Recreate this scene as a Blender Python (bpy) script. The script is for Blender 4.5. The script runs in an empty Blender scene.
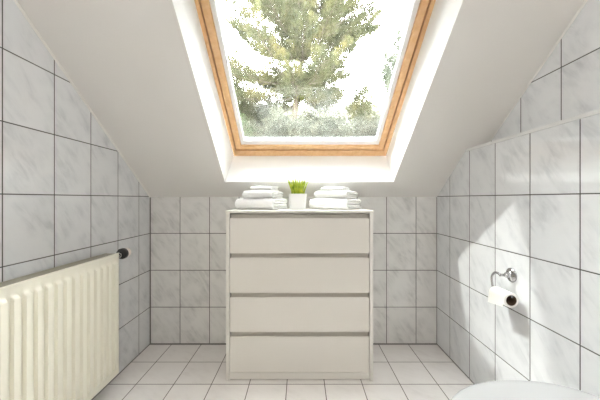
import bpy, bmesh, math, random
import numpy as np
from mathutils import Vector, Matrix

random.seed(7); rng = np.random.default_rng(11)
sc = bpy.context.scene
COL = sc.collection
PI = math.pi

# ------------------------------------------------------------------ helpers
def tag(o, label=None, cat=None, group=None, kind=None):
    if label: o['label'] = label
    if cat: o['category'] = cat
    if group: o['group'] = group
    if kind: o['kind'] = kind
    return o

def empty(name, loc=(0, 0, 0), rz=0.0):
    o = bpy.data.objects.new(name, None); COL.objects.link(o)
    o.location = loc; o.rotation_euler = (0, 0, rz); o.empty_display_size = .05
    return o

def obj(name, bm, mat, parent=None, smooth=False, bevel=0, segs=2, angle=40, recalc=True):
    if recalc: bmesh.ops.recalc_face_normals(bm, faces=bm.faces)
    me = bpy.data.meshes.new(name); bm.to_mesh(me); bm.free()
    me.materials.append(mat)
    o = bpy.data.objects.new(name, me); COL.objects.link(o)
    if parent: o.parent = parent
    if smooth:
        for p in me.polygons: p.use_smooth = True
        if angle < 180:
            try: me.set_sharp_from_angle(angle=math.radians(angle))
            except Exception: pass
    if bevel:
        b = o.modifiers.new('bevel', 'BEVEL'); b.width = bevel; b.segments = segs
        b.limit_method = 'ANGLE'; b.angle_limit = math.radians(35)
        for p in me.polygons: p.use_smooth = True
        b.harden_normals = False
        w = o.modifiers.new('wn', 'WEIGHTED_NORMAL'); w.keep_sharp = True
    return o

def box(bm, x0, x1, y0, y1, z0, z1):
    vs = [bm.verts.new((x, y, z)) for x in (x0, x1) for y in (y0, y1) for z in (z0, z1)]
    for f in ((0,1,3,2),(4,6,7,5),(0,4,5,1),(2,3,7,6),(0,2,6,4),(1,5,7,3)):
        bm.faces.new([vs[i] for i in f])
    return vs

def bx(*a):
    bm = bmesh.new(); box(bm, *a); return bm

def prism_x(bm, pts, x0, x1):
    """polygon in (y,z) extruded along x"""
    a = [bm.verts.new((x0, y, z)) for y, z in pts]; b = [bm.verts.new((x1, y, z)) for y, z in pts]
    n = len(pts)
    bm.faces.new(a); bm.faces.new(b[::-1])
    for i in range(n):
        j = (i+1) % n
        bm.faces.new((a[i], b[i], b[j], a[j]))

def lathe(bm, prof, origin, axis, n=32, cap=True):
    """prof: list (r, h) along axis"""
    axis = Vector(axis).normalized(); o = Vector(origin)
    q = Vector((0,0,1)).rotation_difference(axis)
    rings = []
    for r, h in prof:
        rings.append([bm.verts.new(o + q @ Vector((r*math.cos(2*PI*i/n), r*math.sin(2*PI*i/n), h))) for i in range(n)])
    for a, b in zip(rings, rings[1:]):
        for i in range(n):
            j = (i+1) % n
            bm.faces.new((a[i], a[j], b[j], b[i]))
    if cap:
        bm.faces.new(rings[0][::-1]); bm.faces.new(rings[-1])
    else:
        a, b = rings[-1], rings[0]
        for i in range(n):
            j = (i+1) % n
            bm.faces.new((a[i], a[j], b[j], b[i]))

def tube(bm, pts, radii, n=10, cap=True):
    pts = [Vector(p) for p in pts]
    if not hasattr(radii, '__len__'): radii = [radii]*len(pts)
    rings = []; ref = None
    for i, p in enumerate(pts):
        t = (pts[min(i+1, len(pts)-1)] - pts[max(i-1, 0)]).normalized()
        if ref is None: ref = t.orthogonal().normalized()
        ref = (ref - t*ref.dot(t)).normalized(); s = t.cross(ref)
        rings.append([bm.verts.new(p + (ref*math.cos(2*PI*k/n) + s*math.sin(2*PI*k/n))*radii[i]) for k in range(n)])
    for a, b in zip(rings, rings[1:]):
        for i in range(n):
            j = (i+1) % n
            bm.faces.new((a[i], a[j], b[j], b[i]))
    if cap:
        bm.faces.new(rings[0][::-1]); bm.faces.new(rings[-1])

def smooth_path(pts, sub=6):
    P = [Vector(p) for p in pts]; out = []
    for i in range(len(P)-1):
        p0 = P[max(i-1, 0)]; p1 = P[i]; p2 = P[i+1]; p3 = P[min(i+2, len(P)-1)]
        for k in range(sub):
            t = k/sub
            out.append(.5*((2*p1) + (p2-p0)*t + (2*p0-5*p1+4*p2-p3)*t*t + (3*p1-p0-3*p2+p3)*t**3))
    out.append(P[-1]); return out

# ------------------------------------------------------------------ materials
class NT:
    def __init__(s, name):
        s.m = bpy.data.materials.new(name); s.m.use_nodes = True
        s.t = s.m.node_tree; s.n = s.t.nodes; s.l = s.t.links
        s.b = s.n['Principled BSDF']; s.out = s.n['Material Output']
    def new(s, typ, **kw):
        nd = s.n.new(typ)
        for k, v in kw.items():
            if k in nd.inputs: nd.inputs[k].default_value = v
            else: setattr(nd, k, v)
        return nd
    def math(s, op, a, b=None, c=None):
        nd = s.n.new('ShaderNodeMath'); nd.operation = op
        for i, v in enumerate((a, b, c)):
            if v is None: continue
            if isinstance(v, (int, float)): nd.inputs[i].default_value = v
            else: s.l.new(v, nd.inputs[i])
        return nd.outputs[0]
    def link(s, a, b): s.l.new(a, b)
    def mix(s, fac, a, b):
        nd = s.n.new('ShaderNodeMix'); nd.data_type = 'RGBA'
        for key, v in ((0, fac), (6, a), (7, b)):
            if isinstance(v, (int, float)): nd.inputs[key].default_value = v
            elif isinstance(v, tuple): nd.inputs[key].default_value = (*v, 1)
            else: s.l.new(v, nd.inputs[key])
        return nd.outputs[2]
    def maprange(s, v, a, b, c=0., d=1.):
        nd = s.n.new('ShaderNodeMapRange'); s.l.new(v, nd.inputs[0])
        for i, x in enumerate((a, b, c, d)): nd.inputs[i+1].default_value = x
        return nd.outputs[0]
    def bump(s, h, strength=.2, dist=.01):
        nd = s.n.new('ShaderNodeBump'); nd.inputs['Strength'].default_value = strength
        nd.inputs['Distance'].default_value = dist; s.l.new(h, nd.inputs['Height'])
        s.l.new(nd.outputs[0], s.b.inputs['Normal'])

def simple(name, col, rough=.5, metal=0, coat=0, noise=0, nscale=8, bump=0, bscale=200, bdist=.001, sheen=0, spec=.5):
    k = NT(name)
    k.b.inputs['Roughness'].default_value = rough; k.b.inputs['Metallic'].default_value = metal
    k.b.inputs['Coat Weight'].default_value = coat; k.b.inputs['Specular IOR Level'].default_value = spec
    if sheen: k.b.inputs['Sheen Weight'].default_value = sheen
    tc = k.new('ShaderNodeTexCoord')
    nz = k.new('ShaderNodeTexNoise', Scale=nscale, Detail=3.0); k.link(tc.outputs['Object'], nz.inputs['Vector'])
    d = tuple(c*(1-noise) for c in col)
    k.link(k.mix(nz.outputs[0], d, col), k.b.inputs['Base Color'])
    if bump:
        n2 = k.new('ShaderNodeTexNoise', Scale=bscale, Detail=3.0); k.link(tc.outputs['Object'], n2.inputs['Vector'])
        k.bump(n2.outputs[0], bump, bdist)
    return k.m

def tile_mat(name, ua, u0, tw, va, v0, th, base, streak, grout, g=.0042, rough=.06, ang=-52, amt=1.0, vary=.03):
    k = NT(name)
    tc = k.new('ShaderNodeTexCoord'); sp = k.new('ShaderNodeSeparateXYZ'); k.link(tc.outputs['Object'], sp.inputs[0])
    U = sp.outputs['XYZ'.index(ua)]; V = sp.outputs['XYZ'.index(va)]
    un = k.math('DIVIDE', k.math('SUBTRACT', U, u0), tw); vn = k.math('DIVIDE', k.math('SUBTRACT', V, v0), th)
    fu = k.math('FRACT', un); fv = k.math('FRACT', vn); iu = k.math('FLOOR', un); iv = k.math('FLOOR', vn)
    du = k.math('MULTIPLY', k.math('MINIMUM', fu, k.math('SUBTRACT', 1., fu)), tw)
    dv = k.math('MULTIPLY', k.math('MINIMUM', fv, k.math('SUBTRACT', 1., fv)), th)
    d = k.math('MINIMUM', du, dv)
    tilemask = k.maprange(d, g/2-.0004, g/2+.0004)
    cid = k.new('ShaderNodeCombineXYZ'); k.link(iu, cid.inputs[0]); k.link(iv, cid.inputs[1])
    wn = k.new('ShaderNodeTexWhiteNoise', noise_dimensions='3D'); k.link(cid.outputs[0], wn.inputs['Vector'])
    # marble coordinates in the tile, shifted per tile
    cc = k.new('ShaderNodeCombineXYZ'); k.link(U, cc.inputs[0]); k.link(V, cc.inputs[1])
    off = k.new('ShaderNodeVectorMath', operation='MULTIPLY'); k.link(wn.outputs['Color'], off.inputs[0]); off.inputs[1].default_value = (7, 7, 7)
    ad = k.new('ShaderNodeVectorMath', operation='ADD'); k.link(cc.outputs[0], ad.inputs[0]); k.link(off.outputs[0], ad.inputs[1])
    rot = k.new('ShaderNodeVectorRotate', rotation_type='Z_AXIS', Angle=math.radians(-ang)); k.link(ad.outputs[0], rot.inputs['Vector'])
    m2 = k.new('ShaderNodeMapping', vector_type='POINT'); m2.inputs['Scale'].default_value = (9, 30, 9); k.link(rot.outputs[0], m2.inputs['Vector'])
    n1 = k.new('ShaderNodeTexNoise', Scale=1.0, Detail=5.0, Roughness=.62, Distortion=.5); k.link(m2.outputs[0], n1.inputs['Vector'])
    n2 = k.new('ShaderNodeTexNoise', Scale=9.0, Detail=2.0, Roughness=.5); k.link(ad.outputs[0], n2.inputs['Vector'])
    s1 = k.maprange(n1.outputs[0], .44, .80); s2 = k.maprange(n2.outputs[0], .35, .65)
    s = k.math('MULTIPLY', k.math('MULTIPLY', s1, s2), amt*1.25)
    s3 = k.math('MINIMUM', k.math('ADD', s, k.math('MULTIPLY', s2, .18*amt)), 1.)
    c = k.mix(s3, base, streak)
    br = k.maprange(wn.outputs['Value'], 0, 1, 1-vary, 1+vary*.4)
    hs = k.new('ShaderNodeVectorMath', operation='SCALE'); k.link(c, hs.inputs[0]); k.link(br, hs.inputs['Scale'])
    k.link(k.mix(tilemask, grout, hs.outputs[0]), k.b.inputs['Base Color'])
    k.link(k.maprange(tilemask, 0, 1, .85, rough), k.b.inputs['Roughness'])
    k.link(k.math('MULTIPLY', tilemask, .6), k.b.inputs['Coat Weight']); k.b.inputs['Coat Roughness'].default_value = .03
    hb = k.maprange(d, g/2-.001, g/2+.003)
    n3 = k.new('ShaderNodeTexNoise', Scale=7.0, Detail=1.0); k.link(ad.outputs[0], n3.inputs['Vector'])
    k.bump(k.math('ADD', hb, k.math('MULTIPLY', n3.outputs[0], .06)), .25, .0015)
    return k.m

TB = (.725, .735, .75); TS = (.55, .565, .59); GR = (.075, .07, .065)
M = {}
M['tile_left'] = tile_mat('tile_left', 'Y', 1.75, .2, 'Z', 0, .25, TB, TS, GR, ang=-52)
M['tile_right'] = tile_mat('tile_right', 'Y', 1.714, .2, 'Z', 0, .25, TB, TS, GR, ang=52)
M['tile_up'] = tile_mat('tile_up', 'Y', 1.288, .2, 'Z', 0, .25, TB, TS, GR, ang=52)
M['tile_back'] = tile_mat('tile_back', 'X', -.820, .2, 'Z', 0, .25, (.72,.71,.69), (.52,.515,.505), GR, ang=-52)
M['tile_floor'] = tile_mat('tile_floor', 'X', -.075, .2, 'Y', 1.67, .2, (.80,.77,.75), (.66,.62,.60), (.10,.085,.075), g=.0042, ang=-30, amt=.6, rough=.22)
M['paint'] = simple('white_paint', (.80,.78,.75), .75, noise=.02, bump=.25, bscale=160, bdist=.0012)
M['reveal'] = simple('reveal_paint', (.86,.855,.84), .6, noise=.01)
M['caulk'] = simple('white_caulk', (.76,.75,.72), .5)
M['edge'] = simple('pale_tile_edge', (.68,.68,.68), .2)
M['greycaulk'] = simple('grey_joint', (.20,.19,.18), .8)
M['furn'] = simple('white_lacquer', (.715,.69,.645), .38, noise=.01)
M['drawer'] = simple('drawer_front_lacquer', (.70,.67,.62), .35, noise=.01)
M['rail'] = simple('recess_shade_lacquer', (.52,.49,.44), .5)  # shadow of the grip recesses put into a darker lacquer colour
M['dark'] = simple('dark_void', (.03,.03,.03), .9)
M['towel'] = simple('white_terry', (.88,.88,.87), .95, noise=.03, nscale=60, bump=.8, bscale=420, bdist=.003, sheen=.3)
M['pot'] = simple('white_ceramic_pot', (.84,.84,.83), .35)
M['soil'] = simple('dark_soil', (.05,.035,.02), .95)
M['chrome'] = simple('chrome', (.50,.50,.51), .08, metal=1)
M['paper'] = simple('tissue_paper', (.86,.85,.82), .9, bump=.3, bscale=300)
M['card'] = simple('brown_cardboard', (.12,.075,.045), .85, noise=.3, nscale=50)
M['rad'] = simple('cream_enamel', (.79,.765,.66), .32, noise=.01)
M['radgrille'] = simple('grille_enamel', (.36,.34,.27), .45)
M['blackplastic'] = simple('black_plastic', (.012,.012,.012), .4)
M['cream_plastic'] = simple('cream_plastic', (.78,.72,.66), .4)
M['ceramic'] = simple('sanitary_ceramic', (.82,.82,.81), .12, coat=.3)
M['lid'] = simple('toilet_lid_plastic', (.50,.505,.51), .22)
M['bead'] = simple('white_aluminium_bead', (.90,.90,.90), .4)
M['gasket'] = simple('dark_gasket', (.05,.045,.04), .7)
M['flash'] = simple('grey_flashing', (.25,.26,.27), .5, metal=.5)
M['lampglass'] = None

def wood():
    k = NT('varnished_pine')
    tc = k.new('ShaderNodeTexCoord')
    mp = k.new('ShaderNodeMapping'); mp.inputs['Scale'].default_value = (6, 6, 6); k.link(tc.outputs['Object'], mp.inputs['Vector'])
    n = k.new('ShaderNodeTexNoise', Scale=5.0, Detail=4.0, Roughness=.6); k.link(mp.outputs[0], n.inputs['Vector'])
    k.link(k.mix(k.maprange(n.outputs[0], .3, .7), (.72,.42,.20), (.84,.56,.31)), k.b.inputs['Base Color'])
    k.b.inputs['Roughness'].default_value = .35
    return k.m
M['wood'] = wood()

def glass():
    k = NT('window_glass')
    k.n.remove(k.b)
    tr = k.new('ShaderNodeBsdfTransparent'); tr.inputs[0].default_value = (.97, .985, .98, 1)
    gl = k.new('ShaderNodeBsdfGlossy'); gl.inputs['Roughness'].default_value = 0.0
    fr = k.new('ShaderNodeFresnel', IOR=1.5); mx = k.new('ShaderNodeMixShader')
    k.link(fr.outputs[0], mx.inputs[0]); k.link(tr.outputs[0], mx.inputs[1]); k.link(gl.outputs[0], mx.inputs[2])
    k.link(mx.outputs[0], k.out.inputs['Surface'])
    return k.m
M['glass'] = glass()

def foliage(name, cols, scale=6, rough=.7, trans=.25):
    k = NT(name)
    tc = k.new('ShaderNodeTexCoord')
    n = k.new('ShaderNodeTexNoise', Scale=scale, Detail=3.0); k.link(tc.outputs['Object'], n.inputs['Vector'])
    r = k.new('ShaderNodeValToRGB'); k.link(n.outputs[0], r.inputs[0])
    e = r.color_ramp.elements
    e[0].position = .3; e[0].color = (*cols[0], 1); e[1].position = .7; e[1].color = (*cols[-1], 1)
    if len(cols) == 3:
        m = e.new(.5); m.color = (*cols[1], 1)
    k.link(r.outputs[0], k.b.inputs['Base Color']); k.b.inputs['Roughness'].default_value = rough
    tl = k.new('ShaderNodeBsdfTranslucent'); k.link(r.outputs[0], tl.inputs[0])
    mx = k.new('ShaderNodeMixShader'); mx.inputs[0].default_value = trans
    k.link(k.b.outputs[0], mx.inputs[1]); k.link(tl.outputs[0], mx.inputs[2]); k.link(mx.outputs[0], k.out.inputs['Surface'])
    return k.m
M['pine'] = foliage('pine_needles', [(.035,.045,.018), (.08,.085,.032), (.15,.135,.05)], 1.6)
M['pale'] = foliage('pale_twig_leaves', [(.07,.085,.06), (.12,.135,.09)], 2)
M['bush'] = foliage('grey_green_bush', [(.035,.042,.028), (.065,.07,.046), (.12,.115,.07)], 2)
M['bush2'] = foliage('fresh_green_bush', [(.035,.06,.025), (.085,.115,.045)], 2)
M['grassplant'] = foliage('bright_grass_blades', [(.18,.33,.03), (.80,.80,.12)], 30, .4, .4)
M['bark'] = simple('pine_bark', (.13,.105,.085), .9, noise=.4, nscale=12, bump=.6, bscale=30, bdist=.02)
M['hill'] = simple('grassy_hillside', (.10,.10,.065), .95, noise=.4, nscale=3)

# ------------------------------------------------------------------ room dimensions (metres)
DB = 1.878; XL = -1.024; XP = .921; XR = 1.022; ZK = .997; SL = .785; SW = .775; ZC = 2.40
DREAR = -1.25
def zc(d): return ZK + SL*(DB-d)
DF = DB - (ZC-ZK)/SL
NRM = math.hypot(1, SW)
UP = Vector((0, -1, SW))/NRM; OUT = Vector((0, SW, 1))/NRM      # up the slope / out through the roof

bm = bmesh.new(); box(bm, XL-.1, XR+.1, DREAR-.1, DB+.1, -.12, 0)
tag(obj('floor', bm, M['tile_floor']), 'light beige square floor tiles with dark grout', kind='structure')
bm = bmesh.new(); box(bm, XL-.1, XR+.1, DB, DB+.1, 0, ZK+.02)
tag(obj('wall_back', bm, M['tile_back']), 'low knee wall of grey marbled tiles behind the chest', kind='structure')
def side_poly(o=0.0): return [(DB, 0), (DREAR, 0), (DREAR, ZC), (DF, ZC), (DB, ZK)]
bm = bmesh.new(); prism_x(bm, side_poly(), XL-.1, XL)
tag(obj('wall_left', bm, M['tile_left']), 'marbled tile wall under the slope behind the radiator', kind='structure')
bm = bmesh.new(); prism_x(bm, side_poly(), XR, XR+.1)
tag(obj('wall_right', bm, M['tile_up']), 'recessed upper marbled tile wall at right', kind='structure')
ZL = 1.2476; DLED = DB-(ZL-ZK)/SL
bm = bmesh.new(); prism_x(bm, [(DB, 0), (-.35, 0), (-.35, ZL), (DLED, ZL), (DB, ZK)], XP, XR)
ZT = 1.262; DT = DB-(ZT-ZK)/SL
bt = bmesh.new(); prism_x(bt, [(DLED-.0005, ZL+.0001), (-.35, ZL+.0001), (-.35, ZT), (DT, ZT)], XP-.0005, XR)
tag(obj('trim_9', bt, M['edge'], bevel=.001), 'pale edge strip and ledge on top of the half-height tile wall', kind='structure')
tag(obj('wall_right_low', bm, M['tile_right'], bevel=.002), 'half-height boxed-out marbled tile wall at right', kind='structure')
bm = bmesh.new(); box(bm, XL-.1, XR+.1, DREAR-.1, DREAR, 0, ZC)
tag(obj('wall_rear', bm, M['paint']), 'white painted wall behind the viewer', kind='structure')

# ceiling: sloped slab with the flared skylight opening, then the flat part
OB = (1.759, zc(1.759)); OT_D = .655; OT = (OT_D, zc(OT_D))
WB = (1.962, 1.2875)                                            # window plane, lower outer edge
WL = 1.10                                                        # window length up the slope
WT = (WB[0]-WL/NRM, WB[1]+SW*WL/NRM)
inner = [(-.485, *OB), (.588, *OB), (.578, *OT), (-.452, *OT)]
outer = [(-.476, *WB), (.604, *WB), (.595, *WT), (-.472, *WT)]
bm = bmesh.new()
xa, xb = XL-.1, XR+.1
def P(x, d, w):  # point over the ceiling plane at depth d, pushed out w
    v = Vector((x, d, zc(d))) + OUT*w; return v
TH = .281
def V(p): return bm.verts.new(p)
oi = [V(Vector(p)) for p in inner]; oo = [V(Vector(p)) for p in outer]
ci = [V((xa, DB+.08, zc(DB+.08))), V((xb, DB+.08, zc(DB+.08))), V((xb, DF, ZC)), V((xa, DF, ZC))]
co = [V(P(xa, DB+.08, TH)), V(P(xb, DB+.08, TH)), V(P(xb, DF, TH)), V(P(xa, DF, TH))]
for i in range(4):
    j = (i+1) % 4
    bm.faces.new((ci[i], ci[j], oi[j], oi[i]))
    bm.faces.new((co[i], oo[i], oo[j], co[j]))
    bm.faces.new((ci[i], co[i], co[j], ci[j]))
ceil_slope = obj('ceiling', bm, M['paint'])
tag(ceil_slope, 'sloped white plastered attic ceiling around the skylight', kind='structure')
bm = bmesh.new()                                                 # lining boards of the opening, a thin shell on the hole
li = [Vector(p) for p in inner]; lo = [Vector(p) for p in outer]
cen = sum(li, Vector())/4; ceno = sum(lo, Vector())/4
def inset(v, c, s=.002):
    w = (c-v); w.z *= 1; return v + w.normalized()*s
a1 = [bm.verts.new(v) for v in li]; b1 = [bm.verts.new(v) for v in lo]
a2 = [bm.verts.new(inset(v, cen)) for v in li]; b2 = [bm.verts.new(inset(v, ceno)) for v in lo]
for i in range(4):
    j = (i+1) % 4
    bm.faces.new((a2[i], a2[j], b2[j], b2[i])); bm.faces.new((a1[i], b1[i], b1[j], a1[j]))
    bm.faces.new((a1[i], a1[j], a2[j], a2[i])); bm.faces.new((b1[i], b2[i], b2[j], b1[j]))
tag(obj('trim_1', bm, M['reveal']), 'smooth white lining of the skylight opening', kind='structure')
bm = bmesh.new(); box(bm, xa, xb, DREAR-.1, DF+.02, ZC, ZC+.2)
tag(obj('ceiling_flat', bm, M['paint']), 'flat white ceiling behind the slope', kind='structure')

def bead(name, a, b, r, mat, label):
    bm = bmesh.new(); tube(bm, [a, b], r, 8)
    tag(obj(name, bm, mat, smooth=True), label, kind='structure')
e = .0005
bead('trim_2', (XL, DB, ZK), (XL, DF, ZC), .0065, M['caulk'], 'white joint between left tiles and slope')
bead('trim_3', (XR, DT, ZT), (XR, DF, ZC), .0055, M['caulk'], 'white joint between upper right tiles and slope')
bead('trim_4', (XL, DB, 0), (XL, DB, ZK), .004, M['greycaulk'], 'grey corner joint left of the knee wall')
bead('trim_5', (XP, DB, 0), (XP, DB, ZK), .003, M['greycaulk'], 'grey corner joint right of the knee wall')
bead('trim_6', (XL, DB, 0), (XP, DB, 0), .005, M['greycaulk'], 'dark joint between floor and knee wall')
bead('trim_7', (XL, DREAR, 0), (XL, DB, 0), .004, M['greycaulk'], 'dark joint between floor and left wall')
bead('trim_8', (XP, -.35, 0), (XP, DB, 0), .004, M['greycaulk'], 'dark joint between floor and right wall')

# ------------------------------------------------------------------ skylight window
win = empty('window_1'); tag(win, 'pine framed skylight in the sloped ceiling', kind='structure')
rot = Matrix((Vector((1, 0, 0)), UP, OUT)).transposed()
win.matrix_world = Matrix.Translation(Vector((0, WB[0], WB[1]))) @ rot.to_4x4()
# local: x = world x, y = up the slope, z = outwards
xl0, xr0 = -.4745, .600
def ring(bm, x0, x1, y0, y1, l, r, b, t, z0, z1):
    box(bm, x0, x0+l, y0, y1, z0, z1); box(bm, x1-r, x1, y0, y1, z0, z1)
    box(bm, x0+l, x1-r, y0, y0+b, z0, z1); box(bm, x0+l, x1-r, y1-t, y1, z0, z1)
bm = bmesh.new(); ring(bm, xl0, xr0, 0, WL, .021, .024, .049, .03, .0, .09)
obj('window_frame', bm, M['wood'], win, bevel=.002)
bm = bmesh.new(); ring(bm, xl0+.0265, xr0-.0295, .0565, WL-.0355, .038, .037, .035, .04, .003, .06)
obj('sash', bm, M['wood'], win, bevel=.004)
bm = bmesh.new(); ring(bm, xl0+.019, xr0-.022, .048, WL-.029, .02, .02, .02, .02, .0605, .07)
obj('gasket', bm, M['gasket'], win)
gx0, gx1, gy0, gy1 = xl0+.0645, xr0-.0665, .0915, WL-.0755
bm = bmesh.new(); ring(bm, gx0, gx1, gy0, gy1, .023, .024, .034, .03, .014, .05)
obj('glazing_bead', bm, M['bead'], win, bevel=.003)
bm = bmesh.new(); box(bm, gx0+.015, gx1-.015, gy0+.02, gy1-.015, .034, .038)
tag(obj('pane', bm, M['glass'], win), 'clear glass pane')
bm = bmesh.new(); box(bm, gx0+.015, gx1-.015, gy0+.02, gy1-.015, .0425, .0465)
tag(obj('pane', bm, M['glass'], win), 'clear glass pane')
bm = bmesh.new(); ring(bm, xl0-.03, xr0+.03, -.03, WL+.03, .05, .05, .05, .05, .07, .105)
prism_x(bm, [(.945, .1051), (.935, .15), (.852, .315), (.852, .325), (WL+.03, .325), (WL+.03, .1051)], xl0-.03, xr0+.03)               # unseen hood added above the pane to cut the sun patch short
obj('cladding_and_shade_hood', bm, M['flash'], win, bevel=.004)

# ------------------------------------------------------------------ chest of drawers
CX0, CX1, CF, CBK, CH = -.4055, .3905, 1.498, 1.872, .921
def zy(y): return .983-(y-199)/184.9
chest = empty('chest_of_drawers', (0, 0, 0))
tag(chest, 'wide white chest with four handleless drawers standing against the knee wall', 'chest of drawers')
T = .019; T2 = .015
bm = bmesh.new(); box(bm, CX0, CX0+T, CF, CBK, 0, CH-T2); obj('side_panel', bm, M['furn'], chest, bevel=.0015)
bm = bmesh.new(); box(bm, CX1-T, CX1, CF, CBK, 0, CH-T2); obj('side_panel', bm, M['furn'], chest, bevel=.0015)
bm = bmesh.new(); box(bm, CX0-.003, CX1+.003, CF-.003, CBK, CH-T2, CH); obj('top_panel', bm, M['furn'], chest, bevel=.002)
bm = bmesh.new(); box(bm, CX0+T, CX1-T, CBK-.006, CBK-.001, .04, CH-T2); obj('back_panel', bm, M['furn'], chest)
bm = bmesh.new(); box(bm, CX0+T, CX1-T, CF+.006, CF+.022, .004, zy(373.2)); obj('plinth', bm, M['furn'], chest, bevel=.001)
fronts = [(218.3, 253.4), (257.9, 293.0), (297.4, 332.2), (336.8, 372.4)]
for a, b in fronts:
    zt, zb = zy(a), zy(b)
    d = empty('drawer'); d.parent = chest
    bm = bmesh.new()
    prism_x(bm, [(CF+.002, zb), (CF+.002, zt), (CF+.006, zt+.0005), (CF+.019, zt-.010), (CF+.019, zb)], CX0+T+.002, CX1-T-.002)
    obj('drawer_front', bm, M['drawer'], d, bevel=.001)
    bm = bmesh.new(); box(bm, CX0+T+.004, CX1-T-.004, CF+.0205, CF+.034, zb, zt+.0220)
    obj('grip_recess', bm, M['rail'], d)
    bm = bmesh.new()
    bz0, bz1 = zb+.012, zt-.03
    box(bm, CX0+.03, CX0+.042, CF+.0345, CBK-.02, bz0, bz1); box(bm, CX1-.042, CX1-.03, CF+.0345, CBK-.02, bz0, bz1)
    box(bm, CX0+.042, CX1-.042, CBK-.032, CBK-.02, bz0, bz1); box(bm, CX0+.042, CX1-.042, CF+.0345, CBK-.032, bz0, bz0+.006)
    obj('drawer_box', bm, M['furn'], d)

# ------------------------------------------------------------------ towels
def towel_mesh(L, W, H, seed, n_x=16):
    t = H/4; path = []; N = 14
    y0, y1 = -W/2+2*t, W/2
    def seg(a, b, n):
        for i in range(n): path.append((a[0]+(b[0]-a[0])*i/n, a[1]+(b[1]-a[1])*i/n))
    def arc(cy, cz, r, a0, a1, n):
        for i in range(n):
            a = a0+(a1-a0)*i/n; path.append((cy+r*math.cos(a), cz+r*math.sin(a)))
    seg((y1-.3*t, .5*t), (y0, .5*t), N)
    arc(y0, 2*t, 1.5*t, -PI/2, -3*PI/2, 12)
    seg((y0, 3.5*t), (y1-t, 3.5*t), N)
    arc(y1-t, 3*t, .5*t, PI/2, -PI/2, 6)
    seg((y1-t, 2.5*t), (y0, 2.5*t), N)
    arc(y0, 2*t, .5*t, PI/2, 3*PI/2, 6)
    seg((y0, 1.5*t), (y1-.8*t, 1.5*t), N); path.append((y1-.8*t, 1.5*t))
    P = np.array(path); d = np.gradient(P, axis=0); d /= np.linalg.norm(d, axis=1)[:, None] + 1e-9
    nrm = np.stack([-d[:, 1], d[:, 0]], 1); h = t*.435
    A = P + nrm*h; B = P - nrm*h
    loop = np.concatenate([A, B[::-1]])
    bm = bmesh.new(); r = random.Random(seed)
    ph = [r.uniform(0, 6.3) for _ in range(6)]
    rings = []; xs = [-.5*L]+[-.5*L+.004+(L-.008)*i/n_x for i in range(n_x+1)]+[.5*L]
    m = len(P)
    for k, x in enumerate(xs):
        sh = .93 if k in (0, len(xs)-1) else 1.0
        ring = []
        for idx, (y, z) in enumerate(loop):
            pi_ = idx if idx < m else 2*m-1-idx
            c = P[pi_]; yy = c[0]+(y-c[0])*(.55 if sh < 1 else 1); zz = c[1]+(z-c[1])*(.55 if sh < 1 else 1)
            jx = .003*math.sin(pi_*.35+ph[0]) + .002*math.sin(pi_*.9+ph[1])
            u = x/L
            zz += (H*.045*math.sin(u*7+ph[2]) + H*.03*math.sin(y*60+ph[3]))*(zz/H)
            zz -= H*.10*abs(u*2)**4*(zz/H)
            yy += .003*math.sin(u*9+ph[4])
            ring.append(bm.verts.new((x+jx*(1 if abs(u) > .4 else .3), yy, max(zz, .0008))))
        rings.append(ring)
    n = len(loop)
    for a, b in zip(rings, rings[1:]):
        for i in range(n):
            j = (i+1) % n; bm.faces.new((a[i], b[i], b[j], a[j]))
    for rr, fl in ((rings[0], False), (rings[-1], True)):
        for i in range(m-1):
            q = (rr[i], rr[i+1], rr[n-2-i], rr[n-1-i])
            bm.faces.new(q if not fl else q[::-1])
    return bm

def towel(F, L, W, H, z, rz, seed, label, group):
    c, s = math.cos(rz), math.sin(rz)
    cx = F[0]-L/2*c+W/2*s; cy = F[1]+L/2*s+W/2*c
    o = obj('folded_towel', towel_mesh(L, W, H, seed), M['towel'], smooth=True, angle=180)
    o.location = (cx, cy, z); o.rotation_euler = (0, 0, -rz)
    tag(o, label, 'towel', group)
    return o
R = math.radians
gL = 'folded towels stacked left of the potted grass'; gR = 'folded towels stacked right of the potted grass'
towel((-.163, 1.537), .240, .225, .066, CH+.0005, R(20), 1, 'large white folded towel at the bottom of the stack left of the potted grass', gL)
towel((-.163, 1.560), .190, .18, .045, .9890, R(16), 2, 'middle white folded towel of the stack left of the potted grass', gL)
towel((-.176, 1.580), .130, .12, .027, 1.0325, R(18), 3, 'small white folded towel on top of the stack left of the potted grass', gL)
towel((.249, 1.530), .245, .235, .066, CH+.0005, R(33), 4, 'large white folded towel at the bottom of the stack right of the potted grass', gR)
towel((.256, 1.552), .205, .18, .043, .9890, R(31), 5, 'middle white folded towel of the stack right of the potted grass', gR)
towel((.240, 1.585), .140, .11, .026, 1.0305, R(28), 6, 'small white folded towel on top of the stack right of the potted grass', gR)

# ------------------------------------------------------------------ potted grass
pg = empty('potted_grass', (-.019, 1.63, CH+.0005)); tag(pg, 'small spiky bright green grass in a white pot between the two towel stacks', 'plant')
bm = bmesh.new()
def rsq(bm, hw, z, r, n=5):
    out = []
    for cx, cy, a0 in ((1, 1, 0), (-1, 1, 90), (-1, -1, 180), (1, -1, 270)):
        for i in range(n):
            a = math.radians(a0+90*i/(n-1)); out.append(bm.verts.new((cx*(hw-r)+r*math.cos(a), cy*(hw-r)+r*math.sin(a), z)))
    return out
prof = [(.043, 0), (.045, .003), (.051, .088), (.051, .092), (.0475, .092), (.0465, .080)]
rs = [rsq(bm, h, z, .012) for h, z in prof]
for a, b in zip(rs, rs[1:]):
    for i in range(len(a)):
        j = (i+1) % len(a); bm.faces.new((a[i], a[j], b[j], b[i]))
bm.faces.new(rs[0][::-1]); bm.faces.new(rs[-1])
obj('pot', bm, M['pot'], pg, smooth=True, angle=50)
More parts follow.
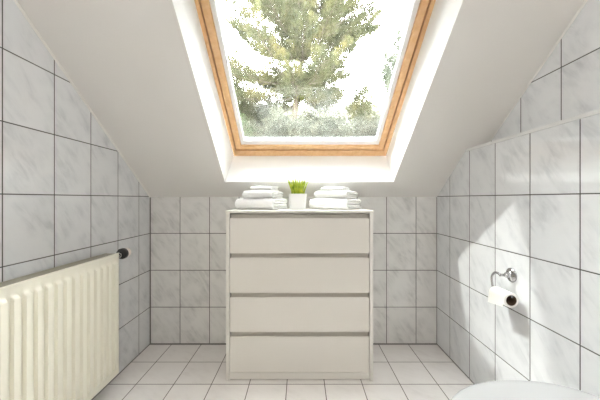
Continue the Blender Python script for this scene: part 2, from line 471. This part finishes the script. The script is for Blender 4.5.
bm = bmesh.new(); rs = [rsq(bm, .0455, z, .011) for z in (.0805, .084)]
for i in range(20):
    j = (i+1) % 20; bm.faces.new((rs[0][i], rs[0][j], rs[1][j], rs[1][i]))
bm.faces.new(rs[0][::-1]); bm.faces.new(rs[1])
obj('soil', bm, M['soil'], pg)
bm = bmesh.new()
for i in range(80):
    a = random.uniform(0, 2*PI); rr = .038*math.sqrt(random.random()); x, y = rr*math.cos(a), rr*math.sin(a)
    h = random.uniform(.080, .128)*(1-.35*(rr/.038)**2*random.random()); lean = rr/.038*.036+random.uniform(-.004, .008)
    w = random.uniform(.0032, .0052); th = random.uniform(0, PI); wx, wy = math.cos(th)*w, math.sin(th)*w
    prev = None; nn = 5
    for k in range(nn+1):
        t = k/nn; px = x+math.cos(a)*lean*t**1.5; py = y+math.sin(a)*lean*t**1.5; pz = .080+h*t
        ww = (1-t**2.8)
        c = Vector((px, py, pz)); s = Vector((wx, wy, 0))*ww; f = Vector((-wy, wx, 0))*.35*ww
        if k < nn: cur = [bm.verts.new(c-s), bm.verts.new(c+f), bm.verts.new(c+s), bm.verts.new(c-f)]
        else: cur = [bm.verts.new(c)]*1
        if prev:
            for q in range(4):
                if k < nn: bm.faces.new((prev[q], prev[(q+1) % 4], cur[(q+1) % 4], cur[q]))
                else: bm.faces.new((prev[q], prev[(q+1) % 4], cur[0]))
        prev = cur
obj('grass_blades', bm, M['grassplant'], pg, smooth=True)

# ------------------------------------------------------------------ radiator
rad = empty('radiator', (0, 0, 0)); tag(rad, 'cream ribbed steel panel radiator on the left tile wall', 'radiator')
RX, RD0, RD1, RZ0, RZ1 = -.927, .32, 1.42, .09, .708
bm = bmesh.new()
pitch = .040; marg = .026
ys = [RD1, RD1-.004, RD1-marg+.008]
n_fl = int((RD1-RD0-2*marg)/pitch)
def prof_y(y):
    q = (RD1-marg-y)
    if q < 0 or q > n_fl*pitch: return 0
    f = q % pitch
    if f < .004: return f/.004
    if f < .025: return 1
    if f < .029: return 1-(f-.025)/.004
    return 0
for k in range(n_fl):
    b = RD1-marg-k*pitch
    ys += [b, b-.002, b-.004, b-.006, b-.015, b-.025, b-.027, b-.029, b-.031, b-.036]
ys += [RD0+.02, RD0+.004, RD0]; ys = sorted(set(round(y, 5) for y in ys), reverse=True)
zs = [RZ1, RZ1-.003, RZ1-.010, RZ1-.034, RZ1-.040, RZ1-.046, RZ1-.052, RZ1-.3, RZ0+.052, RZ0+.046, RZ0+.040, RZ0+.034, RZ0+.01, RZ0+.003, RZ0]
def prof_z(z):
    e = min(RZ1-z, z-RZ0)
    return min(max((e-.034)/.018, 0), 1)
def smo(x): return x*x*(3-2*x)
grid = []
for y in ys:
    row = []
    for z in zs:
        x = RX-.004 + .0110*smo(prof_y(y))*smo(prof_z(z))
        e = min(RZ1-z, z-RZ0, RD1-y, y-RD0)
        if e < .0005: x -= .004
        row.append(bm.verts.new((x, y, z)))
    grid.append(row)
for a, b in zip(grid, grid[1:]):
    for i in range(len(zs)-1): bm.faces.new((a[i], b[i], b[i+1], a[i+1]))
fp = obj('front_panel', bm, M['rad'], rad, smooth=True, angle=50, recalc=False)
sm_ = fp.modifiers.new('sheet', 'SOLIDIFY'); sm_.thickness = .0015; sm_.offset = -1
bm = bmesh.new(); box(bm, -.994, -.982, RD0+.01, RD1-.01, RZ0+.01, RZ1-.012); obj('back_panel', bm, M['rad'], rad, bevel=.003)
bm = bmesh.new(); box(bm, -.998, RX-.006, RD1-.0035, RD1-.001, RZ0+.02, RZ1-.004); obj('side_cover', bm, M['rad'], rad, bevel=.001)
bm = bmesh.new(); box(bm, -.998, RX-.006, RD0+.001, RD0+.0035, RZ0+.02, RZ1-.004); obj('side_cover', bm, M['rad'], rad, bevel=.001)
bm = bmesh.new()
box(bm, -.999, -.990, RD0+.004, RD1-.004, RZ1-.006, RZ1-.002); box(bm, -.940, RX-.007, RD0+.004, RD1-.004, RZ1-.006, RZ1-.002)
for xx in (-.983, -.974, -.965, -.956, -.947): box(bm, xx-.0022, xx+.0022, RD0+.004, RD1-.004, RZ1-.007, RZ1-.003)
yy = RD0+.03
while yy < RD1: box(bm, -.990, -.940, yy, yy+.003, RZ1-.010, RZ1-.0071); yy += .055
obj('top_grille', bm, M['radgrille'], rad)
bm = bmesh.new()                                                   # convector fins, folded sheet
pts = []; yy = RD0+.02; s = 0
while yy < RD1-.02:
    pts.append((-.980 if s % 2 else -.938, yy)); pts.append((-.980 if s % 2 else -.938, yy+.006)); yy += .012; s += 1
lo_ = [bm.verts.new((x, y, RZ0+.03)) for x, y in pts]; hi_ = [bm.verts.new((x, y, RZ1-.02)) for x, y in pts]
for i in range(len(pts)-1): bm.faces.new((lo_[i], lo_[i+1], hi_[i+1], hi_[i]))
obj('convector_fins', bm, M['radgrille'], rad)
for yb in (RD1-.16, RD0+.16):
    bm = bmesh.new(); box(bm, XL+.0002, -.9945, yb-.015, yb+.015, RZ0+.05, RZ1-.06); obj('wall_bracket', bm, M['rad'], rad, bevel=.002)
# thermostatic valve
vx, vz = -.945, .694
val = empty('thermostat_valve'); val.parent = rad
bm = bmesh.new(); lathe(bm, [(.010, 0), (.010, .02), (.014, .021), (.014, .032)], (vx, RD1-.002, vz-.004), (0, 1, 0), 20); obj('union', bm, M['chrome'], val, smooth=True)
bm = bmesh.new(); lathe(bm, [(.018, 0), (.027, .004), (.0285, .008), (.0285, .022), (.026, .026)], (vx, 1.452, vz), (0, 1, 0), 28); obj('collar', bm, M['blackplastic'], val, smooth=True)
bm = bmesh.new(); lathe(bm, [(.022, 0), (.0235, .004), (.0235, .026), (.020, .032)], (vx, 1.4785, vz), (0, 1, 0), 28); tag(obj('knob', bm, M['cream_plastic'], val, smooth=True), 'cream thermostat knob')
bm = bmesh.new(); tube(bm, smooth_path([(vx-.008, 1.436, vz-.004), (vx-.03, 1.436, vz-.012), (XL+.01, 1.436, vz-.014), (XL+.0005, 1.436, vz-.014)]), .007, 12); obj('supply_pipe', bm, M['chrome'], val, smooth=True)

# ------------------------------------------------------------------ toilet (projects from the right wall)
toi = empty('toilet', (.66, .68, 0)); tag(toi, 'white wall-hung toilet with a closed rounded lid at the bottom right', 'toilet')
def lid_outline(n=64, grow=0.0):
    pts = []
    cx = .652
    for i in range(n):
        a = 2*PI*i/n
        c, s = math.cos(a), math.sin(a)
        ax = .272 if c < 0 else .235
        e = 2.0 if c < 0 else 2.5
        x = cx + (ax+grow)*math.copysign(abs(c)**(2/e), c); y = .688 + (.184+grow)*math.copysign(abs(s)**(2/e), s)
        x = min(x, XP-.035)
        pts.append((x-.66, y-.68))
    return pts
def loft(bm, loops):
    rs = [[bm.verts.new(p) for p in lp] for lp in loops]; n = len(rs[0])
    for a, b in zip(rs, rs[1:]):
        for i in range(n):
            j = (i+1) % n; bm.faces.new((a[i], a[j], b[j], b[i]))
    bm.faces.new(rs[0][::-1]); bm.faces.new(rs[-1])
def scaled(out, s, z, cx=0.0, dx=0.0): return [((x-cx)*s+cx+dx, y*s, z) for x, y in out]
o0 = lid_outline()
bm = bmesh.new()
loft(bm, [scaled(o0, .97, .3985), scaled(o0, 1.0, .401), scaled(o0, 1.0, .409), scaled(o0, .985, .4145), scaled(o0, .955, .4175), scaled(o0, .85, .420), scaled(o0, .6, .4225), scaled(o0, .3, .4238)])
obj('lid', bm, M['lid'], toi, smooth=True, angle=180)
bm = bmesh.new(); loft(bm, [scaled(o0, .96, .3785), scaled(o0, .985, .381), scaled(o0, .985, .394), scaled(o0, .96, .3975)])
obj('seat', bm, M['lid'], toi, smooth=True, angle=180)
bm = bmesh.new()
bowl = [(.30, .10, .10), (.42, .13, .085), (.60, .20, .06), (.78, .28, .03), (.91, .34, .01), (.965, .365, 0), (.965, .378, 0)]
loft(bm, [[(x*s+dx if x*s+dx < .2 else x*s+dx, y*s*1.0, z) for x, y in o0] for s, z, dx in bowl])
obj('bowl', bm, M['ceramic'], toi, smooth=True, angle=180)
bm = bmesh.new(); box(bm, .06, XP-.66-.001, -.13, .13, .09, .365); obj('mounting_block', bm, M['ceramic'], toi, bevel=.03, segs=5)
for sy in (-.08, .08):
    bm = bmesh.new(); lathe(bm, [(.012, 0), (.014, .003), (.014, .03), (.011, .034)], (.228, sy, .381), (0, 0, 1), 20); obj('hinge', bm, M['chrome'], toi, smooth=True)

# ------------------------------------------------------------------ toilet roll holder and roll
hold = empty('toilet_roll_holder', (XP, 1.21, .651)); tag(hold, 'curved chrome toilet roll holder screwed to the right tile wall', 'toilet roll holder')
bm = bmesh.new(); lathe(bm, [(.0300, 0), (.0310, .002), (.0295, .005), (.022, .009), (.013, .011), (.0115, .016), (.0115, .026), (.009, .03), (.006, .034), (.006, .052)], (-.0003, 0, 0), (-1, 0, 0), 36)
obj('wall_rosette', bm, M['chrome'], hold, smooth=True, angle=70)
RXW = XP; ax_x = .872-XP; az = .562-.651
rodz = az+.0155
bm = bmesh.new()
pts = [(-.045, -.002, 0), (ax_x, .0, .001), (ax_x, .018, .004), (ax_x, .036, .001), (ax_x, .051, -.013), (ax_x, .056, -.032), (ax_x, .048, rodz+.008), (ax_x, .030, rodz), (ax_x, -.02, rodz), (ax_x, -.060, rodz), (ax_x, -.066, rodz+.001)]
tube(bm, smooth_path(pts, 8), .0050, 12); obj('arm', bm, M['chrome'], hold, smooth=True, angle=180)
roll = empty('toilet_roll', (.872, 1.148, .562)); tag(roll, 'nearly used up white toilet roll hanging on the chrome holder', 'toilet roll')
bm = bmesh.new(); lathe(bm, [(.0218, .0), (.0300, .0), (.0305, .001), (.0305, .094), (.0300, .095), (.0218, .095)], (0, 0, 0), (0, 1, 0), 40, cap=False); obj('paper', bm, M['paper'], roll, smooth=True)
bm = bmesh.new(); lathe(bm, [(.0202, -.0005), (.0216, -.0005), (.0216, .0955), (.0202, .0955)], (0, 0, 0), (0, 1, 0), 40, cap=False); tag(obj('cardboard_core', bm, M['card'], roll, smooth=True), 'brown cardboard core')
bm = bmesh.new()                                                   # loose sheet end hanging at the room side
ga = []
for i in range(13):
    t = i/12
    if t < .5:
        a = math.radians(100+80*t*2); x, z = .0312*math.cos(a), .0312*math.sin(a)
    else:
        u = (t-.5)*2; x, z = -.0312-.004*u, -.026*u
    ga.append([bm.verts.new((x, y, z-(.016*u*(y/.104) if t >= .5 else 0))) for y in (.002, .025, .048, .071, .094)] if t >= .5 else [bm.verts.new((x, y, z)) for y in (.002, .025, .048, .071, .094)])
for a, b in zip(ga, ga[1:]):
    for i in range(4): bm.faces.new((a[i], a[i+1], b[i+1], b[i]))
bmesh.ops.solidify(bm, geom=bm.faces[:], thickness=.0006)
obj('loose_sheet', bm, M['paper'], roll, smooth=True)

# ------------------------------------------------------------------ outside: hillside, trees, bushes
def ground(x, y):
    t = min(max((y-2.6)/6.0, 0), 1)
    return -1.6+4.2*t*t*(3-2*t)*1.0 + max(y-8.8, 0)*.42 + .08*math.sin(x*1.3+y)
bm = bmesh.new()
gx = [-16+i*.8 for i in range(41)]; gy = [2.3+i*.6 for i in range(40)]
gg = [[bm.verts.new((x, y, ground(x, y))) for y in gy] for x in gx]
for a, b in zip(gg, gg[1:]):
    for i in range(len(gy)-1): bm.faces.new((a[i], b[i], b[i+1], a[i+1]))
tag(obj('ground', bm, M['hill'], smooth=True, angle=180), 'grassy hillside rising outside the skylight', kind='structure')

def tuft_mesh(name, centers, dirs, mat, parent, n_blades=10, L=.13, w=.010, spread=1.0, seed=0):
    g = np.random.default_rng(seed)
    C = np.repeat(np.array(centers), n_blades, 0); Dm = np.repeat(np.array(dirs), n_blades, 0)
    n = len(C); r = g.normal(size=(n, 3)); d = Dm + spread*r*.6; d /= np.linalg.norm(d, axis=1)[:, None]
    s = np.cross(d, g.normal(size=(n, 3))); s /= np.linalg.norm(s, axis=1)[:, None]
    l = L*g.uniform(.6, 1.2, (n, 1)); C = C + g.normal(size=(n, 3))*L*.25
    v = np.empty((n, 3, 3)); v[:, 0] = C - s*w; v[:, 1] = C + s*w; v[:, 2] = C + d*l
    me = bpy.data.meshes.new(name)
    me.vertices.add(n*3); me.vertices.foreach_set('co', v.reshape(-1).astype(np.float32))
    me.loops.add(n*3); me.loops.foreach_set('vertex_index', np.arange(n*3, dtype=np.int32))
    me.polygons.add(n); me.polygons.foreach_set('loop_start', np.arange(0, n*3, 3, dtype=np.int32))
    me.update(calc_edges=True); me.validate(); me.materials.append(mat)
    o = bpy.data.objects.new(name, me); COL.objects.link(o)
    if parent: o.parent = parent
    return o

TY = 9.0
pine = empty('pine_tree', (-.25, TY, 2.5)); tag(pine, 'big olive green pine tree with dark branches outside the skylight', 'tree')
O = Vector((-.25, TY, 2.5))
tr = smooth_path([Vector(p)-O for p in ((-.25, TY, 2.3), (-.22, TY, 3.4), (-.16, TY+.05, 4.2), (.0, TY, 5.3), (.22, TY-.05, 6.4), (.5, TY, 7.6), (.72, TY, 8.8), (.8, TY, 10.2))], 5)
bm = bmesh.new(); tube(bm, tr, [.105-.085*i/(len(tr)-1) for i in range(len(tr))], 10); obj('trunk', bm, M['bark'], pine, smooth=True)
def reach(z, side):
    import bisect
    zz = [3.7, 4.3, 5.2, 5.9, 6.6, 7.4, 8.2, 9.2, 10.4]
    lf = [2.0, 2.4, 2.5, 2.35, 2.1, 1.85, 1.7, 1.6, .7]; rt = [.8, 1.2, 1.6, 2.3, 2.3, 1.6, 1.3, 1.0, .4]
    arr = lf if side < 0 else rt
    return float(np.interp(z, zz, arr))
cs, ds = [], []
rb = random.Random(5)
for bi in range(97):
    f = bi/96
    z = 4.15+6.0*f + rb.uniform(-.15, .15)
    # nearest trunk point
    tp = min(tr, key=lambda p: abs(p.z+2.5-z))
    az_ = bi*2.399+rb.uniform(-.4, .4)
    dx, dy = math.cos(az_), math.sin(az_)
    Lr = reach(z, dx); L = (abs(dx)*Lr + abs(dy)*1.7)*rb.uniform(.75, 1.05)
    if z < 5.1: L *= rb.choice((.55, .8, 1.0))
    base = tp; rise = rb.uniform(.0, .48) - (.22 if z < 5.2 else 0); pts = []
    for k in range(7):
        t = k/6; pts.append(base + Vector((dx*L*t, dy*L*t, L*(rise*t + .12*t*t - .10*math.sin(t*PI))) ) + Vector((rb.uniform(-.05, .05), rb.uniform(-.05, .05), rb.uniform(-.04, .04)))*(t > 0))
    pts = smooth_path(pts, 3); bm = bmesh.new()
    r0 = .012+.014*L/2.3
    tube(bm, pts, [max(r0*(1-.85*i/(len(pts)-1)), .004) for i in range(len(pts))], 5)
    for k, p in enumerate(pts[3:]):
        t = (k+3)/len(pts)
        for s in (-1, 1):
            for rep in range(3):
                ang = rb.uniform(.5, 1.2)*s; l2 = (.16+.42*(1-t*.6))*rb.uniform(.5, 1.1)
                q = Vector((dx*math.cos(ang)-dy*math.sin(ang), dx*math.sin(ang)+dy*math.cos(ang), rb.uniform(-.1, .55)))
                e_ = p+q*l2
                if rep == 0: tube(bm, [p, (p+e_)/2+Vector((0, 0, -.02)), e_], [.006, .005, .003], 3)
                for u in (.35, .6, .8, 1.0):
                    if rb.random() < .80:
                        cs.append(tuple(p+q*l2*u+Vector((0, 0, rb.uniform(-.03, .12))))); dd = q*.7+Vector((0, 0, .75)); ds.append(tuple(dd.normalized()))
    obj('branch', bm, M['bark'], pine)
tuft_mesh('foliage', cs, ds, M['pine'], pine, n_blades=16, L=.11, w=.007, spread=.8, seed=3)

def bush(name, x, y, w, h, mat, label, cat, n, seed, L=.12, wd=.012, sparse=False, group=None, stems=9):
    g = random.Random(seed); zb = ground(x, y)-.05
    r = empty(name, (x, y, zb)); tag(r, label, cat, group)
    bm = bmesh.new(); cs, ds = [], []
    for s in range(stems):
        a = g.uniform(0, 2*PI); sp = g.uniform(.15, 1.0); top = Vector((math.cos(a)*w/2*sp, math.sin(a)*w/2*sp*.8, h*g.uniform(.75, 1.0)*(1-.35*sp*sp)))
        pts = smooth_path([Vector((0, 0, 0))+Vector((g.uniform(-.06, .06), g.uniform(-.06, .06), 0)), top*.35+Vector((g.uniform(-.08, .08), 0, .1)), top*.7, top], 4)
        tube(bm, pts, [.022*(1-.8*i/(len(pts)-1)) for i in range(len(pts))], 5)
        for j in range(n//stems):
            t = g.uniform(.25, 1.0) if sparse else g.uniform(.05, 1.0); p = pts[int(t*(len(pts)-1))]
            rad_ = (.10 if sparse else .30)*w*(.6 if t > .8 else 1)
            c = p+Vector((g.gauss(0, rad_*.5), g.gauss(0, rad_*.5), g.gauss(0, .10)))
            if c.z < .02: c.z = .02
            cs.append(tuple(c)); v = (c-Vector((0, 0, h*.3))).normalized()*.6+Vector((0, 0, .5)); ds.append(tuple(v))
    obj('stem', bm, M['bark'], r)
    tuft_mesh('foliage', cs, ds, mat, r, n_blades=8, L=L, w=wd, spread=1.0, seed=seed)
B = [(-1.95, 7.5, 1.35, 1.25, 'bush2', 'loose fresh green bush at the lower left of the pane'),
     (-1.45, 10.2, 1.9, 1.6, 'bush', 'grey-green bush behind and right of the loose fresh green one'),
     (-.55, 7.5, 1.4, 1.1, 'bush', 'grey-green bush in front, right below the pine trunk'),
     (.55, 10.3, 1.9, 1.45, 'bush', 'grey-green bush behind, right of the pine trunk foot'),
     (.85, 7.6, 1.4, 1.0, 'bush', 'low grey-green bush in front, right of the one below the pine trunk'),
     (2.15, 7.7, 1.4, 1.15, 'bush', 'grey-green bush in front at the right end, below the pale tree')]
for i, (x, y, w, h, m, lab) in enumerate(B):
    bush('bush', x, y, w, h*1.08, M[m], lab, 'bush', 1500 if m == 'bush' else 900, 20+i, L=.09, wd=.009, group='bushes below the pine', stems=14)
bush('olive_shrub', 2.25, 9.7, 1.3, 2.5, M['pine'], 'taller dense olive green shrub behind the bushes, right of the pine trunk', 'bush', 1500, 41, L=.10, wd=.009, stems=14)
bush('young_pine', -2.15, 9.9, 1.5, 3.5, M['pine'], 'smaller yellowish green pine at the left edge of the pane, left of the big one', 'tree', 2400, 61, L=.10, wd=.009, stems=16)
bush('pale_tree', 3.9, 10.6, 2.0, 4.6, M['pale'], 'thin pale hazy tree at the right edge of the pane', 'tree', 4200, 52, L=.13, wd=.010, sparse=True, stems=16)

# ------------------------------------------------------------------ light
w = bpy.data.worlds.new('sky'); sc.world = w; w.use_nodes = True
nt = w.node_tree; bg = nt.nodes['Background']
tc = nt.nodes.new('ShaderNodeTexCoord'); sx = nt.nodes.new('ShaderNodeSeparateXYZ'); nt.links.new(tc.outputs['Generated'], sx.inputs[0])
rp = nt.nodes.new('ShaderNodeValToRGB'); nt.links.new(sx.outputs[2], rp.inputs[0])
rp.color_ramp.elements[0].position = 0; rp.color_ramp.elements[0].color = (1, .975, .95, 1)
rp.color_ramp.elements[1].position = .9; rp.color_ramp.elements[1].color = (.97, .965, .98, 1)
nt.links.new(rp.outputs[0], bg.inputs[0]); bg.inputs[1].default_value = 11.5

sun = bpy.data.lights.new('sun', 'SUN'); sun.energy = 8.0; sun.angle = R(3); sun.color = (1, .965, .91)
so = bpy.data.objects.new('sun', sun); COL.objects.link(so)
so.rotation_euler = Vector((.329, -.115, -.450)).to_track_quat('-Z', 'Y').to_euler(); so.location = (-3, 4, 6)

# unseen fill lamp, added on the flat ceiling to brighten the room
lamp = empty('fill_lamp', (0, -.45, ZC)); tag(lamp, 'unseen round fill lamp added behind the viewer', 'lamp')
bm = bmesh.new(); lathe(bm, [(.17, 0), (.17, -.02), (.16, -.025)], (0, 0, 0), (0, 0, 1), 40); obj('fill_lamp_base', bm, M['furn'], lamp, smooth=True)
k = NT('fill_lamp_glow'); k.b.inputs['Base Color'].default_value = (.9, .9, .88, 1); k.b.inputs['Emission Color'].default_value = (1, .965, .92, 1); k.b.inputs['Emission Strength'].default_value = 34
bm = bmesh.new(); lathe(bm, [(.155, -.026), (.15, -.05), (.12, -.075), (.06, -.09), (.01, -.093)], (0, 0, 0), (0, 0, 1), 40); obj('fill_lamp_shade', bm, k.m, lamp, smooth=True)

# ------------------------------------------------------------------ camera
cam = bpy.data.cameras.new('camera'); co_ = bpy.data.objects.new('camera', cam); COL.objects.link(co_)
co_.location = (0, 0, .983); co_.rotation_euler = (PI/2, 0, 0)
cam.sensor_width = 36; cam.sensor_fit = 'HORIZONTAL'; cam.lens = 36*277/600; cam.clip_start = .02; cam.clip_end = 200
cam.shift_x = -1/600; cam.shift_y = -1/600
sc.camera = co_
sc.view_settings.view_transform = 'Standard'; sc.view_settings.look = 'None'
sc.view_settings.gamma = 1; sc.view_settings.use_curve_mapping = False; sc.view_settings.exposure = 1.05
try:
    sc.cycles.use_denoising = True; sc.cycles.denoising_prefilter = 'NONE'; sc.cycles.use_adaptive_sampling = False; sc.cycles.max_bounces = 14; sc.cycles.diffuse_bounces = 8
    sc.cycles.transparent_max_bounces = 12; sc.cycles.sample_clamp_indirect = 8
except Exception: pass
